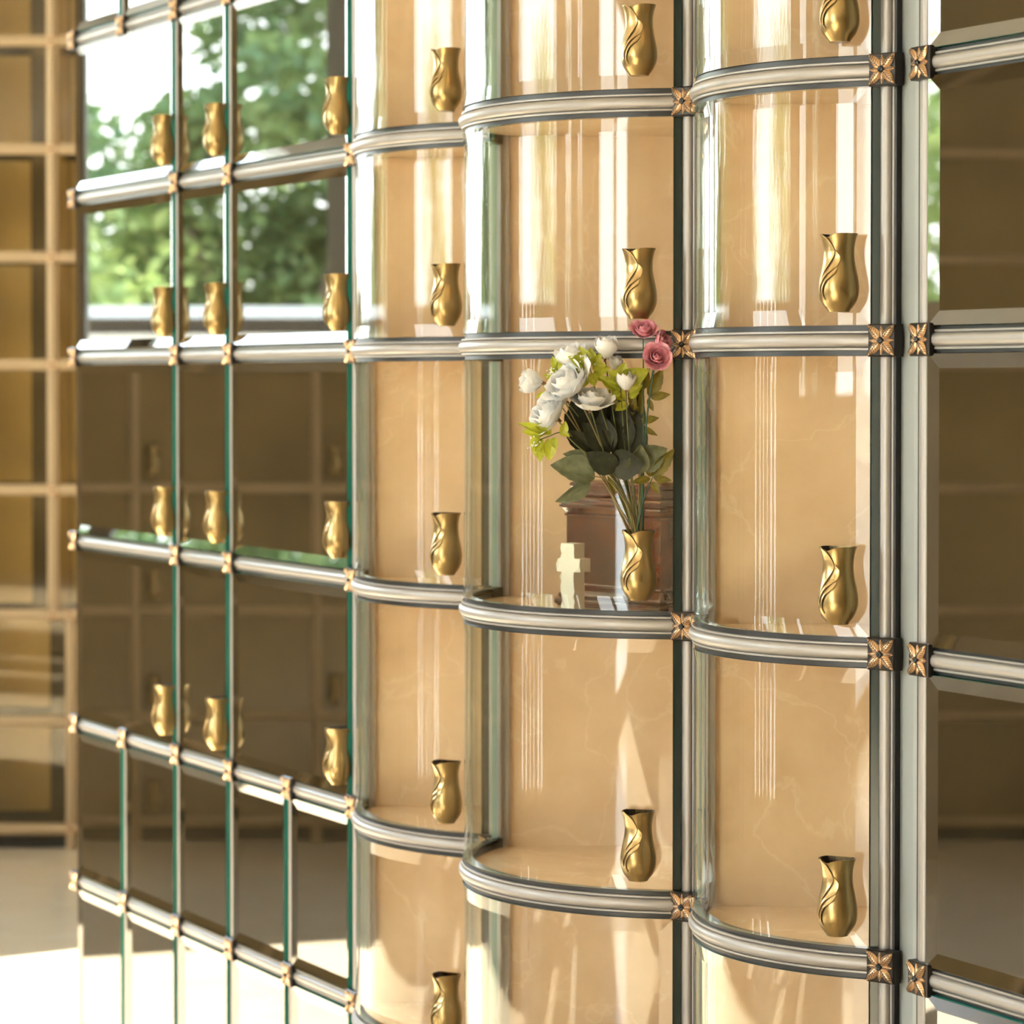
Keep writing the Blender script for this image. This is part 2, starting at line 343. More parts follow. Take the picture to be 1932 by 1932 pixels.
# ------------------------------------------------------------------ flat banks
def frame_empty(name, u, label, cat):
    p = W(u); return tag(obj(name, None, None, (p.x, p.y, 0), (0, 0, RZ)), label, cat)
def flat_rail(parent, x0, x1, z, y=.001):
    b = MB(); sweep(b, [(x0, y, 0, -1), (x1, y, 0, -1)], [(w, z_) for w, z_ in PROF])
    b.box(x0, x1, y + .002, y + .02, -.0165, .0165, 1)
    return build('rail', b, ['rail_metal', 'gasket'], parent, loc=(0, 0, z))
UN = .2944
split = [-1.472, -1.163, -.853, -.567, -.281, .008]; full = [split[i] for i in (0, 2, 3, 5)]
def cols(r): return split if r in (-3, 2, 3) else full
lb = frame_empty('flat_niche_bank', 0, 'grey metal frame with bronze rosettes holding the dark mirror glass doors at left', 'niche bank')
for u in full:
    build('post', post_mesh(0.05, ROW[-3]), ['rail_metal', 'gasket'], lb, loc=(u, .004 if u > -1.4 else .022, 0))
for u in (split[1], split[4]):
    build('post', post_mesh(0.05, ROW[2]), ['rail_metal', 'gasket'], lb, loc=(u, .004, 0))
    build('post', post_mesh(ROW[-2], ROW[-3]), ['rail_metal', 'gasket'], lb, loc=(u, .004, 0))
for r in range(-3, 5):
    us = sorted(set((cols(r) if r < 4 else split) + (cols(r - 1) if r > -3 else split)))
    for a, c in zip(us, us[1:]): flat_rail(lb, a + .012, c - .012, ROW[r])
    for u in us: rosette(lb, u + .004, -.0095, ROW[r], 0, False)
def flat_door(name, u0, u1, z0, z1, label, group):
    x0, x1 = u0 + .0170, u1 - .0170; p = W((u0 + u1) / 2); L = x1 - x0
    b = pane_mesh(lambda s, w: (s - L / 2, .0062 - w), L, .0175, z1 - z0 - .0175)
    return tag(build(name, b, ['smoked_glass', 'glass_edge'], None, loc=(p.x, p.y, z0), rot=(0, 0, RZ)), label, 'niche door', group)
COLN = {3: ['far left wide column', 'narrow middle column', 'wide column beside the curved glass'],
        5: ['leftmost', 'second from left', 'third from left', 'fourth from left', 'fifth from left']}
for r in range(-3, 4):
    cs = cols(r)
    for i, (a, c) in enumerate(zip(cs, cs[1:])):
        nm = COLN[len(cs) - 1][i]
        lab = ('dark mirror glass niche door in the %s, %s' % (nm, WHERE[r])) if len(cs) == 4 else ('narrow dark mirror glass niche door, %s, %s' % (nm, WHERE[r]))
        flat_door('niche_door', a, c, ROW[r + 1], ROW[r], lab, 'dark mirror glass doors of the left bank')
# right bank
UG = 1.743
rb = frame_empty('flat_niche_bank', UG, 'grey metal frame with bronze rosettes right of the grey pilaster', 'niche bank')
for x in (0, .592): build('post', post_mesh(0.05, ROW[-3]), ['rail_metal', 'gasket'], rb, loc=(x, .004, 0))
for r in range(-3, 5):
    flat_rail(rb, .012, .580, ROW[r])
    rosette(rb, .004, -.0095, ROW[r], 0, True)
    if r == 0: rosette(rb, .596, -.0095, ROW[r], 0, True)
for r in range(-2, 3):
    flat_door('niche_door', UG, UG + .592, ROW[r + 1], ROW[r], 'dark mirror glass niche door right of the grey pilaster, %s' % WHERE[r], 'dark mirror glass doors of the right bank')
p = W(1.70)
pil = [(-.10, .10), (-.044, .026), (.010, .010), (.022, .009), (.05, .012), (.05, .10)]
b = MB(); b.prism(pil, 0.055, ROW[-3] + .011); tag(build('pilaster', b, 'pilaster_paint', None, loc=(p.x, p.y, 0), rot=(0, 0, RZ)), 'plain grey-green painted pilaster between curved and flat glass', 'pilaster')

# ------------------------------------------------------------------ bow-fronted columns
def to_local(P, u0): q = P - O; return (q.dot(D) - u0, -q.dot(NV))
BOWS = [('left curved column', .045, .535, 40.0, 29.5), ('middle curved column', .560, 1.149, 58.5, 48.5), ('right curved column', 1.197, 1.649, 44.5, 35.5)]
vase_spots = []
for bi, (bn, uL, uR, ha, va) in enumerate(BOWS):
    c = uR - uL; h = R(ha); rad = c / 2 / math.sin(h); cx = c / 2; cn = -rad * math.cos(h)
    def arc_pt(a, w=0.0): return (cx + (rad + w) * math.sin(a), -(cn + (rad + w) * math.cos(a)))
    # frame of the column
    e = frame_empty('curved_niche_bank', uL, 'bowed grey metal frame with bronze rosettes of the %s' % bn, 'niche bank')
    for side, x in ((-1, 0), (1, c)):
        build('post', post_mesh(0.05, ROW[-3], side > 0), ['rail_metal', 'gasket'], e, loc=(x, .008, 0), rot=(0, 0, R(24 * side)))
        for r in range(-2, 4): rosette(e, x + (.012 if side > 0 else -.004), -.007, ROW[r], R(24 * side), True)
    Ns = 40; trim = .006 / rad
    arcs = [-h + trim + (2 * h - 2 * trim) * i / Ns for i in range(Ns + 1)]
    rb_ = MB(); path = [(*arc_pt(a), math.sin(a), -math.cos(a)) for a in arcs]
    sweep(rb_, path, PROF)
    rb_.grid([[(*arc_pt(a, -.004), -.0195) for a in arcs], [(*arc_pt(a, -.004), .0195) for a in arcs]], 1, True, True)
    rb_.grid([[(*arc_pt(a, -.016), -.0195) for a in arcs], [(*arc_pt(a, -.004), -.0195) for a in arcs]], 1, True, True)
    rb_.grid([[(*arc_pt(a, -.004), .0195) for a in arcs], [(*arc_pt(a, -.016), .0195) for a in arcs]], 1, True, True)
    rail_me = rb_.mesh('rail', ['rail_metal', 'gasket'])
    for r in range(-3, 5): obj('rail', rail_me, e, (0, 0, ROW[r]))
    for sd in (1,):
        sl = MB(); sa = [sd * (h - (.0140 - .0120 * i / 3) / rad) for i in range(4)]
        sl.grid([[(*arc_pt(a, -.004), .06) for a in sa], [(*arc_pt(a, -.004), ROW[-3]) for a in sa]], 0, True, sd < 0)
        sl.grid([[(*arc_pt(a, -.012), .06) for a in sa], [(*arc_pt(a, -.012), ROW[-3]) for a in sa]], 0, True, sd > 0)
        build('seal', sl, 'seal', e)
    # interior plan: back wall faces the viewer, right cheek closes it
    Lw = W(uL, -.004); Rw = W(uR, -.004); K = Vector((Rw.x + .13, Lw.y)); Rb = Vector((Rw.x + .13, Rw.y + .10)); Rc = W(uR + .004, -.03)
    lL = to_local(Lw, uL); lK = to_local(K, uL); lRb = to_local(Rb, uL); lRc = to_local(Rc, uL)
    inner = [arc_pt(a, -.016) for a in [-h + .02 + (2 * h - .04) * i / 16 for i in range(17)]]
    Lback = to_local(Lw + Vector((.006, .02)), uL); Kb = to_local(K + Vector((0, .02)), uL)
    floor_poly = inner + [lRc, lRb, lK, lL]
    for r in range(-2, 3):
        z0, z1 = ROW[r + 1], ROW[r]; H = z1 - z0
        p0 = W(uL)
        nt_ = tag(obj('curved_niche', None, None, (p0.x, p0.y, z0), (0, 0, RZ)),
                  ('bow fronted glass niche lined with warm marble, %s, %s' % (bn, WHERE[r])) if not (bi == 1 and r == 0) else 'bow fronted glass niche holding a wooden urn and a stone cross', 'niche', 'curved glass niches')
        A0 = .0135 / rad; Lg = (2 * h - 2 * A0) * rad
        gm = pane_mesh(lambda s, w: arc_pt(-h + A0 + s / rad, w - .010), Lg, .0200, H - .0200, T=.0075, te=.0100, bw=.020, N=44)
        build('glass_front', gm, ['bow_glass', 'bow_edge'], nt_)
        sh = MB(); sh.prism(floor_poly, -.006, .0060); build('shelf', sh, 'niche_marble', nt_)
        ce = MB(); ce.prism(floor_poly, H - .0068, H - .0061); build('ceiling_panel', ce, 'niche_marble', nt_)
        bk = MB(); d1 = Vector(Kb) - Vector(lK)
        bk.prism([lL, lK, Kb, Lback][::-1], .006, H - .0068); build('back_panel', bk, 'niche_marble', nt_)
        ck = MB(); q1 = Vector(lRc); q2 = Vector(lRb); q3 = Vector(lK); o1 = (q2 - q1).normalized(); o1 = Vector((-o1.y, o1.x)) * .012
        ck.prism([tuple(q1), tuple(q2), tuple(q2 - o1), tuple(q1 - o1)], .006, H - .0068); ck.prism([tuple(q2), tuple(q3), (q3.x + .01, q3.y), (q2.x + .01, q2.y)], .006, H - .0068)
        build('side_panel', ck, 'niche_marble', nt_)
        jb = MB(); j0 = Vector(arc_pt(-h + .02, -.016)); j1 = Vector(lL) + Vector((.003, .001)); jd = (j1 - j0).normalized() * .003; jp = Vector((-jd.y, jd.x))
        jb.prism([tuple(j0), tuple(j0 + jp), tuple(j1 + jp), tuple(j1)], .006, H - .0068); 
        build('jamb', jb, 'rail_metal', nt_)
        le = MB(); rows = []
        la = [-h * .45 + 1.25 * h * i / 12 for i in range(13)]
        for w_, z_ in ((-.021, H - .0112), (-.030, H - .0112), (-.030, H - .0070), (-.021, H - .0070), (-.021, H - .0112)): rows.append([(*arc_pt(a, w_), z_) for a in la])
        le.grid(rows, 0, False); build('light_strip', le, 'led', nt_)
        a = R(va); pu, py = arc_pt(a, 0.0); wp = W(uL + pu, -py)
        nrm = D * math.sin(a) + NV * math.cos(a)
        vase_spots.append((wp, nrm, z0 + .0365, bn, r))

# ------------------------------------------------------------------ vases
VH = .100
VP = [(0, .134), (.012, .140), (.03, .152), (.06, .178), (.10, .208), (.15, .232), (.20, .249), (.26, .259), (.32, .260), (.38, .255), (.45, .244), (.52, .229), (.60, .212), (.68, .200), (.76, .196), (.83, .200), (.90, .212), (.95, .224), (.985, .236), (1.0, .240)]
def vr(t):
    for (a, ra), (c, rc) in zip(VP, VP[1:]):
        if t <= c: return ra + (rc - ra) * (t - a) / (c - a)
    return VP[-1][1]
def vpt(psi, t, off=0.0):                     # psi from the outward normal, to the right; flat back against the glass
    r = vr(t) * VH + off; x = r * math.sin(psi); y = -r * math.cos(psi) - .0125
    return (x, min(y, -.0006), t * VH)
def vase_meshes():
    b = MB(); seg = 40
    ts = [0, .012, .03, .06, .10, .15, .20, .26, .32, .38, .45, .52, .60, .68, .76, .83, .90, .95, .985, 1.0]
    def rim(psi, t):                          # the rim dips where the leaf folds over
        d = (math.degrees(psi) + 360 + 20) % 360; d = min(d, 360 - d); return t - (.05 * math.exp(-(d / 26) ** 2) if t > .9 else 0) * (t - .9) / .1
    P = lambda j: 2 * math.pi * j / seg
    b.grid([[vpt(P(j), rim(P(j), t)) for j in range(seg)] for t in ts], 0, True, True, True)
    b.grid([[vpt(P(j), rim(P(j), 1.0), -k) if True else 0 for j in range(seg)] for k in (0, .0004, .0016)], 0, True, True, True)
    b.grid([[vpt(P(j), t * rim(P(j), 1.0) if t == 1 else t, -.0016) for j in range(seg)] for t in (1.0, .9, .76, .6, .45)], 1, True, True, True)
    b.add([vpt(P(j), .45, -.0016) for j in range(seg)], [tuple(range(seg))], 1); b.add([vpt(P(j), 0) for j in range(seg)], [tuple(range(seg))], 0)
    body = b.mesh('vase_body', ['brass', 'vein_dark'])
    zx = [[(822, 396), (850, 420), (895, 465), (940, 530), (978, 600), (1000, 665), (990, 725), (955, 795), (905, 880), (860, 965), (832, 1050), (815, 1140)],
          [(985, 640), (1030, 675), (1068, 735), (1066, 800), (1030, 880), (960, 930), (890, 990), (848, 1060), (822, 1140), (808, 1220), (812, 1300)],
          [(1020, 885), (1022, 930), (985, 995), (925, 1045), (875, 1095), (845, 1165), (832, 1240), (838, 1320), (870, 1390)]]
    leaves = []
    for k, pts in enumerate(zx):
        bd = []
        for x, y in pts:
            t = min(.995, (1565 - y) / 1180); s = max(-.97, min(.97, (x - 1105) / (vr(t) * 1180))); bd.append((math.asin(s) + R(33), t))
        fine = []
        for i in range(len(bd) - 1):
            for q in range(3): f = q / 3; fine.append((bd[i][0] * (1 - f) + bd[i + 1][0] * f, bd[i][1] * (1 - f) + bd[i + 1][1] * f))
        fine.append(bd[-1])
        m = MB(); n = len(fine); rows = []; edge = []
        for i, (ps, t) in enumerate(fine):
            f = i / (n - 1); env = math.sin(math.pi * min(1, max(0, .08 + .9 * f))) ** .5
            wd = R([75, 34, 26][k]) * (1 - f * .75); th = .0026 * env
            rows.append([vpt(ps - wd * (1 - g), t + [.0, .035, .03][k] * (1 - g) * (1 - f), .0001 + th * g ** 1.3) for g in (0, .25, .5, .75, .92, 1.0)])
            edge.append(vpt(ps + .012, t, .0001 + th * .8))
        m.grid(rows, 0, True, False); m.grid([[r[-1], vpt(ps + .03, t, -.0004)] for r, (ps, t) in zip(rows, fine)], 1, True, False)
        m.tube(edge, .0007, .0005, 6, 0)
        leaves.append(m.mesh('leaf_relief', ['brass_light', 'vein_dark']))
    mk = MB(); mk.box(-.007, .007, -.004, .0, .045, .062); mk.box(-.005, .005, -.014, -.004, .048, .059)
    return body, leaves, mk.mesh('mount', ['plate_dark'])
V_BODY, V_LEAVES, V_MOUNT = vase_meshes()
def vase(P, nrm, z, label):
    v = tag(obj('brass_vase', None, None, (P.x + nrm.x * .0005, P.y + nrm.y * .0005, z), (0, 0, math.atan2(nrm.x, -nrm.y))), label, 'vase', 'brass vases on the niche fronts')
    obj('vase_body', V_BODY, v)
    for m in V_LEAVES: obj('leaf_relief', m, v)
    obj('mount', V_MOUNT, v); return v
for wp, nrm, z, bn, r in vase_spots:
    if bn.startswith('left') or r < 2:
        if r == 0 and bn.startswith('middle'): lab = 'brass vase holding the bouquet on the middle curved column'
        else: lab = 'brass vase with leaf relief on the %s, %s' % (bn, WHERE[r])
        v = vase(wp, nrm, z, lab)
        if r == 0 and bn.startswith('middle'): VB = v
for r in range(-2, 2):
    for i, u in enumerate(full[1:]):
        vase(W(u - .036, .0002), NV, ROW[r + 1] + .0365, 'brass vase, %s, %s' % (COLN[3][i], WHERE[r]))

# ------------------------------------------------------------------ urn and cross inside the bouquet niche
ZS = ROW[1] + .0062
def loft_box(b, levels, hx, hy, m=0):         # levels: (offset, z)
    for (o0, z0), (o1, z1) in zip(levels, levels[1:]):
        q = lambda o, z: [(-hx - o, -hy - o, z), (hx + o, -hy - o, z), (hx + o, hy + o, z), (-hx - o, hy + o, z)]
        b.grid([q(o0, z0), q(o1, z1)], m, False, False, True)
    o, z = levels[0]; b.add([(-hx - o, -hy - o, z), (hx + o, -hy - o, z), (hx + o, hy + o, z), (-hx - o, hy + o, z)], [(3, 2, 1, 0)], m)
    o, z = levels[-1]; b.add([(-hx - o, -hy - o, z), (hx + o, -hy - o, z), (hx + o, hy + o, z), (-hx - o, hy + o, z)], [(0, 1, 2, 3)], m)
fr = Vector((.155, -.205)).normalized()
uc = Vector((.0720, 4.690)) + fr * .118 + Vector((-fr.y, fr.x)) * .052
un = tag(obj('wooden_urn', None, None, (uc.x, uc.y, ZS), (0, 0, math.atan2(fr.y, fr.x))), 'glossy dark red-brown wooden urn with stepped mouldings behind the curved glass', 'urn')
ux, uy = .112, .042; un.scale = (1, 1, 1.1)
def rnd(o, z, k): return [(o + k * math.sin(R(a)), z + k * (1 - math.cos(R(a)))) for a in (0, 30, 60, 90)]
def bead(o, z0, z1, k): return [(o + k * math.sin(R(a)), z0 + (z1 - z0) * (1 - math.cos(R(a))) / 2) for a in range(0, 181, 30)]
b = MB(); loft_box(b, [(.010, 0)] + bead(.010, .001, .011, .0035) + [(.0075, .0112)] + bead(.0065, .0118, .0178, .003) + [(.005, .018), (.003, .022), (.0010, .027)] + bead(.0008, .0275, .0315, .002) + [(0, .032), (0, .0345)], ux, uy); build('base', b, 'urn_wood', un)
b = MB(); loft_box(b, [(0, .0345), (0, .124)], ux, uy); build('body', b, 'urn_wood', un)
b = MB(); loft_box(b, [(.0004, .124)] + bead(.0004, .1243, .1283, .0022) + [(.0006, .1285), (.003, .132), (.0055, .1355)] + bead(.0055, .1358, .1408, .003) + [(.006, .141)] + bead(.006, .1413, .1493, .004) + [(.004, .1505)], ux, uy); build('cornice', b, 'urn_wood', un)
b = MB(); loft_box(b, [(-.004, .1505), (-.004, .1515)] + bead(-.005, .152, .158, .003) + [(-.006, .1585), (-.0065, .163)] + bead(-.0065, .1635, .1715, .0035) + [(-.0085, .173), (-.014, .175)], ux, uy); build('lid', b, 'urn_wood', un)
def cross_mesh():
    b = MB(); o = [(-.0125, 0), (.0125, 0), (.0125, .058), (.024, .0585), (.024, .078), (.0125, .0785), (.0125, .1005), (-.0125, .1005), (-.0125, .0785), (-.019, .078), (-.022, .0685), (-.0195, .0585), (-.0125, .058)]
    fine = []
    for (x0, z0), (x1, z1) in zip(o, o[1:] + o[:1]):
        n = max(1, int(math.hypot(x1 - x0, z1 - z0) / .007))
        for i in range(n):
            f = i / n; x = x0 + (x1 - x0) * f; z = z0 + (z1 - z0) * f
            if x < -.01 and z > .002: x += random.uniform(-.003, .003)
            fine.append((x, z))
    n = len(fine); front = [(x, -.011 + random.uniform(-.0022, .0012), z) for x, z in fine]; back = [(x, .012, z) for x, z in fine]
    b.add(front + back, [(i, (i + 1) % n, n + (i + 1) % n, n + i)[::-1] for i in range(n)] + [tuple(range(n)), tuple(range(2 * n - 1, n - 1, -1))])
    return b
cr = build('stone_cross', cross_mesh(), 'stone', None, loc=(.0905, 4.575, ZS), rot=(0, 0, R(-42)))
tag(cr, 'small rough hewn cream stone cross standing before the urn', 'cross')

# ------------------------------------------------------------------ bouquet
BX, BY = VB.location.x + VB.rotation_euler.z * 0, VB.location.y
nb = Vector((math.sin(VB.rotation_euler.z), -math.cos(VB.rotation_euler.z)))
BX += nb.x * .013; BY += nb.y * .013; BZ = VB.location.z + VH * .97
KP = BY / 5800
def bp(px, py, dy=0.0): return Vector((BX + (px - 1205) * KP, BY - .012 + dy, BZ + (1000 - py) * KP))
def petal_mesh(name, wd, hgt, cup, curl, m, n=6):
    b = MB(); rows = []
    for i in range(n + 1):
        t = i / n; w = wd * (math.sin(math.pi * (.12 + .76 * t)) ** .7) * (1 - .25 * t ** 6)
        row = []
        for k in range(7):
            s = k / 6 * 2 - 1; a = s * w
            r = cup * (.28 + .72 * math.sin(math.pi * .5 * min(1, t * 1.25))) + curl * max(0, t - .62) ** 2
            ang = a / max(.25, cup) ; row.append((r * math.sin(ang), -r * math.cos(ang), hgt * t - .07 * s * s * t + .03 * math.sin(5 * s + 3 * t)))
        rows.append(row)
    b.grid(rows, 0, True); me = b.mesh(name, [m]); return me
PET = {}
for col in ('white', 'pink'):
    mm = 'petal_' + col
    PET[col] = [petal_mesh('petal', .36, .80, .20, -.5, mm), petal_mesh('petal', .50, .88, .36, -.5, mm), petal_mesh('petal', .62, .88, .54, -.2, mm), petal_mesh('petal', .72, .80, .74, .5, mm), petal_mesh('petal', .80, .66, .93, 1.5, mm)]
def core_mesh(m, name):
    b = MB(); b.lathe([(.02, -.06), (.2, 0), (.3, .15), (.26, .35), (.12, .55), (.001, .6)], 12); return b.mesh(name, [m])
CORE = {'white': core_mesh('petal_white', 'bloom'), 'pink': core_mesh('petal_pink', 'bloom')}
def cal_mesh():
    b = MB(); b.lathe([(.06, -.42), (.09, -.28), (.22, -.1), (.3, .02), (.2, .05)], 10)
    for k in range(5):
        a = 2 * math.pi * k / 5; ca, sa = math.cos(a), math.sin(a)
        b.add([(.22 * ca - .12 * sa, .22 * sa + .12 * ca, -.05), (.22 * ca + .12 * sa, .22 * sa - .12 * ca, -.05), (.62 * ca, .62 * sa, .28)], [(0, 1, 2)])
    return b.mesh('calyx', ['calyx'])
CAL = cal_mesh()
def aim(d): return Vector(d).normalized().to_track_quat('Z', 'Y').to_euler()
def curve3(a, b_, c, n=9): return [a * (1 - t) ** 2 + b_ * 2 * t * (1 - t) + c * t * t for t in [i / (n - 1) for i in range(n)]]
MOUTH = Vector((BX, BY, BZ))
def flower(kind, px, py, dy, rpx, d, shape, label, stem_m, via=(1180, 900), root=None):
    base = MOUTH + Vector(((random.random() - .5) * .014, (random.random() - .5) * .012, -.02))
    name = 'white_rose' if kind == 'white' else 'pink_rose'
    f = tag(obj(name, None, None, base), label, 'flower', 'flowers of the bouquet')
    pos = bp(px, py, dy); r = rpx * KP; dv = Vector(d).normalized()
    end = pos - dv * r * .5 - base; mid = bp(via[0] + random.uniform(-8, 8), via[1], dy * .4) - base
    b = MB(); b.tube(curve3(Vector((0, 0, 0)), mid, end, 12), .0013, .0009, 7); build('stem', b, stem_m, f)
    bl = obj('bloom', CORE[kind], f, pos - base - dv * r * .42, aim(d), r)
    spec = {'bud': [(1, 4), (2, 5)], 'half': [(0, 3), (1, 4), (2, 5), (3, 5)], 'open': [(0, 3), (1, 5), (2, 6), (3, 7), (4, 6)]}[shape]
    k0 = {'bud': 1.55, 'half': 1.18, 'open': .98}[shape]
    for li, n in spec:
        for k in range(n):
            obj('petal', PET[kind][li], bl, (0, 0, -.03 * li), (random.uniform(-.09, .09), random.uniform(-.09, .09), 2 * math.pi * (k + .37 * li) / n + random.uniform(-.18, .18)), k0 * random.uniform(.93, 1.07))
    obj('calyx', CAL, f, pos - base - dv * r * .42, aim(d), r * .9)
    return f
flower('white', 1008, 716, -.005, 28, (-.9, -.3, .1), 'bud', 'white rose bud turned sideways at the left of the bouquet', 'stem_brown', (1120, 830))
flower('white', 1068, 714, -.03, 50, (-.60, -.42, .68), 'open', 'largest open white rose of the bouquet', 'stem_brown', (1140, 850))
flower('white', 1078, 668, -.002, 34, (-.2, -.2, 1), 'half', 'white rose bud at the top left of the bouquet', 'stem_brown', (1140, 850))
flower('white', 1142, 658, -.006, 27, (.1, -.25, 1), 'bud', 'plump white rose bud at the top centre of the bouquet', 'stem_green', (1160, 860))
flower('white', 1160, 684, .012, 16, (.2, -.3, 1), 'bud', 'smallest white rose bud peeking behind the top leaves', 'stem_green', (1165, 860))
flower('white', 1115, 746, -.030, 39, (.12, -.38, 1), 'open', 'open white rose at the centre of the bouquet', 'stem_green', (1150, 880))
flower('white', 1180, 720, -.022, 23, (.05, -.2, 1), 'bud', 'upright white rose bud at the right of the bouquet', 'stem_green', (1180, 870))
flower('white', 1030, 774, -.024, 44, (-.75, -.35, .45), 'open', 'white rose hanging low at the left of the bouquet', 'stem_brown', (1120, 860))
flower('white', 1050, 746, -.012, 36, (-.7, -.4, .3), 'half', 'half hidden white rose between the two large white roses', 'stem_brown', (1130, 860))
flower('pink', 1213, 617, -.012, 25, (.1, -.75, .9), 'open', 'topmost pink rose on a thin stem', 'stem_teal', (1208, 800))
flower('pink', 1248, 641, -.004, 23, (.8, -.5, .3), 'half', 'small pink rose beside the bronze rosette', 'stem_teal', (1210, 820))
flower('pink', 1237, 669, -.034, 26, (.1, -.9, .35), 'open', 'full pink rose just below the smaller pink rose', 'stem_teal', (1210, 820))

def leaf_mesh(name, m, wr, serr=0.0, fold=.12, bend=.12, n=12):
    b = MB(); rows = []
    for i in range(n + 1):
        t = i / n; w = wr * .5 * (math.sin(math.pi * t ** .8) ** .85 if 0 < t < 1 else 0.004) * (1 + (serr if i % 2 else -serr))
        rows.append([(s * w, t - abs(s) * (serr * .3), fold * abs(s) * w * 2 - bend * (t - .3) ** 2 + .012 * math.sin(9 * t) * (1 - abs(s))) for s in (-1, -.66, -.33, 0, .33, .66, 1)])
    b.grid(rows, 0, True); return b.mesh(name, [m])
LF = {'dark': leaf_mesh('leaf', 'leaf_dark', .72, .02), 'sage': leaf_mesh('leaf', 'leaf_sage', .80, .03, .2, .25), 'lime': leaf_mesh('leaf', 'leaf_lime', .68, 0, .25, .2, 8), 'olive': leaf_mesh('leaf', 'leaf_olive', .46, .05, .2, .15, 12)}
def put_leaf(parent, base, kind, p0, p1, wmul=1.0, roll=0.0):
    y = p1 - p0; L = y.length; y = y / L; z = Vector((.0, -1, .15)); x = y.cross(z)
    if x.length < .1: x = Vector((1, 0, 0))
    x.normalize(); z = x.cross(y); m = Matrix((x, y, z)).transposed() @ Matrix.Rotation(roll, 3, 'Y')
    o = obj('leaf', LF[kind], parent, p0 - base, m.to_euler(), (L * wmul, L, L)); return o
def sprig(name, label, kind, stem_pts, leaves, stem_m, group, berries=None, stem_r=.0012):
    base = MOUTH + Vector((random.uniform(-.007, .007), random.uniform(-.006, .006), -.02))
    f = tag(obj(name, None, None, base), label, 'foliage', group)
    pts = [Vector((0, 0, 0))] + [bp(*p) - base for p in stem_pts]
    fine = []
    for i in range(len(pts) - 1):
        p0 = pts[max(i - 1, 0)]; p1 = pts[i]; p2 = pts[i + 1]; p3 = pts[min(i + 2, len(pts) - 1)]
        for q in range(5):
            t = q / 5; fine.append(.5 * ((2 * p1) + (-p0 + p2) * t + (2 * p0 - 5 * p1 + 4 * p2 - p3) * t * t + (-p0 + 3 * p1 - 3 * p2 + p3) * t ** 3))
    fine.append(pts[-1])
    b = MB(); b.tube(fine, stem_r, stem_r * .6, 7); build('stem', b, stem_m, f)
    for l in leaves:
        (x0, y0, d0), (x1, y1, d1) = l[0], l[1]; put_leaf(f, base, l[4] if len(l) > 4 else kind, bp(x0, y0, d0), bp(x1, y1, d1), l[2] if len(l) > 2 else 1, l[3] if len(l) > 3 else 0)
    if berries:
        bm_ = MB()
        for _ in range(16):
            c_ = bp(berries[0] + random.gauss(0, 7), berries[1] + random.gauss(0, 6), berries[2] + random.uniform(-.006, .002)) - base
            bm_.lathe([(.0001, c_.z - .0011), (.0009, c_.z - .0007), (.0012, c_.z), (.0009, c_.z + .0007), (.0001, c_.z + .0011)], 7, 0, c_.x, c_.y)
        o = build('berries', bm_, 'berry', f); o['kind'] = 'stuff'
    return f
G = 'foliage of the bouquet'
sprig('leafy_stem', 'dark green leafy stem filling the lower centre of the bouquet', 'dark', [(1190, 960, 0), (1165, 905, -.004), (1140, 860, -.006)],
      [((1150, 868, -.012), (1212, 872, -.034), 1.25, .5), ((1165, 880, -.014), (1104, 850, -.03), .95, -.5), ((1150, 850, -.008), (1100, 792, -.012), .9, .2), ((1150, 850, -.006), (1130, 775, -.006), .8, -.1)], 'stem_brown', G)
sprig('leafy_stem', 'dark leafy stem behind the central white rose', 'dark', [(1195, 960, .003), (1185, 900, .004), (1170, 820, .006)],
      [((1172, 850, .002), (1136, 806, -.012), .75, .3), ((1175, 850, .004), (1168, 752, .002), .72, 0), ((1180, 860, .004), (1205, 770, .002), .75, .2), ((1150, 830, .008), (1090, 760, .010), .8, .1), ((1175, 840, .008), (1130, 750, .012), .8, -.2), ((1170, 830, .01), (1185, 760, .014), 1.1, .1), ((1150, 830, .012), (1150, 748, .014), .9, .1), ((1120, 850, .010), (1066, 775, .012), .9, .2), ((1110, 840, .012), (1080, 745, .014), .8, -.1), ((1140, 860, .006), (1085, 812, .004), .8, .3), ((1185, 860, .006), (1218, 800, .004), .9, 0), ((1190, 870, .008), (1222, 842, .006), .8, 0), ((1165, 870, .004), (1170, 800, -.008), .7, .4), ((1130, 880, .006), (1100, 842, -.002), 1.0, .2), ((1150, 810, .010), (1120, 738, .008), .9, .2), ((1170, 810, .010), (1162, 732, .008), .8, 0), ((1190, 820, .010), (1206, 738, .008), .7, 0)], 'stem_brown', G)
sprig('leafy_stem', 'drooping grey-green leafy stem at the lower left of the bouquet', 'sage', [(1185, 955, -.004), (1150, 905, -.008), (1118, 893, -.012)],
      [((1122, 896, -.012), (1040, 868, -.022), .85, .35), ((1112, 900, -.012), (1050, 944, -.026), .55, -.6), ((1110, 862, -.004), (1062, 850, -.006), .6, .2), ((1120, 845, -.008), (1066, 806, -.016), .62, .2, 'dark')], 'stem_brown', G)
sprig('leafy_stem', 'broad sage leaf stem at the right of the bouquet', 'sage', [(1205, 950, .004), (1206, 900, .004), (1200, 865, 0)],
      [((1198, 872, -.006), (1257, 842, -.016), 1.0, .2), ((1196, 890, -.010), (1208, 836, -.03), .9, .3)], 'stem_brown', G)
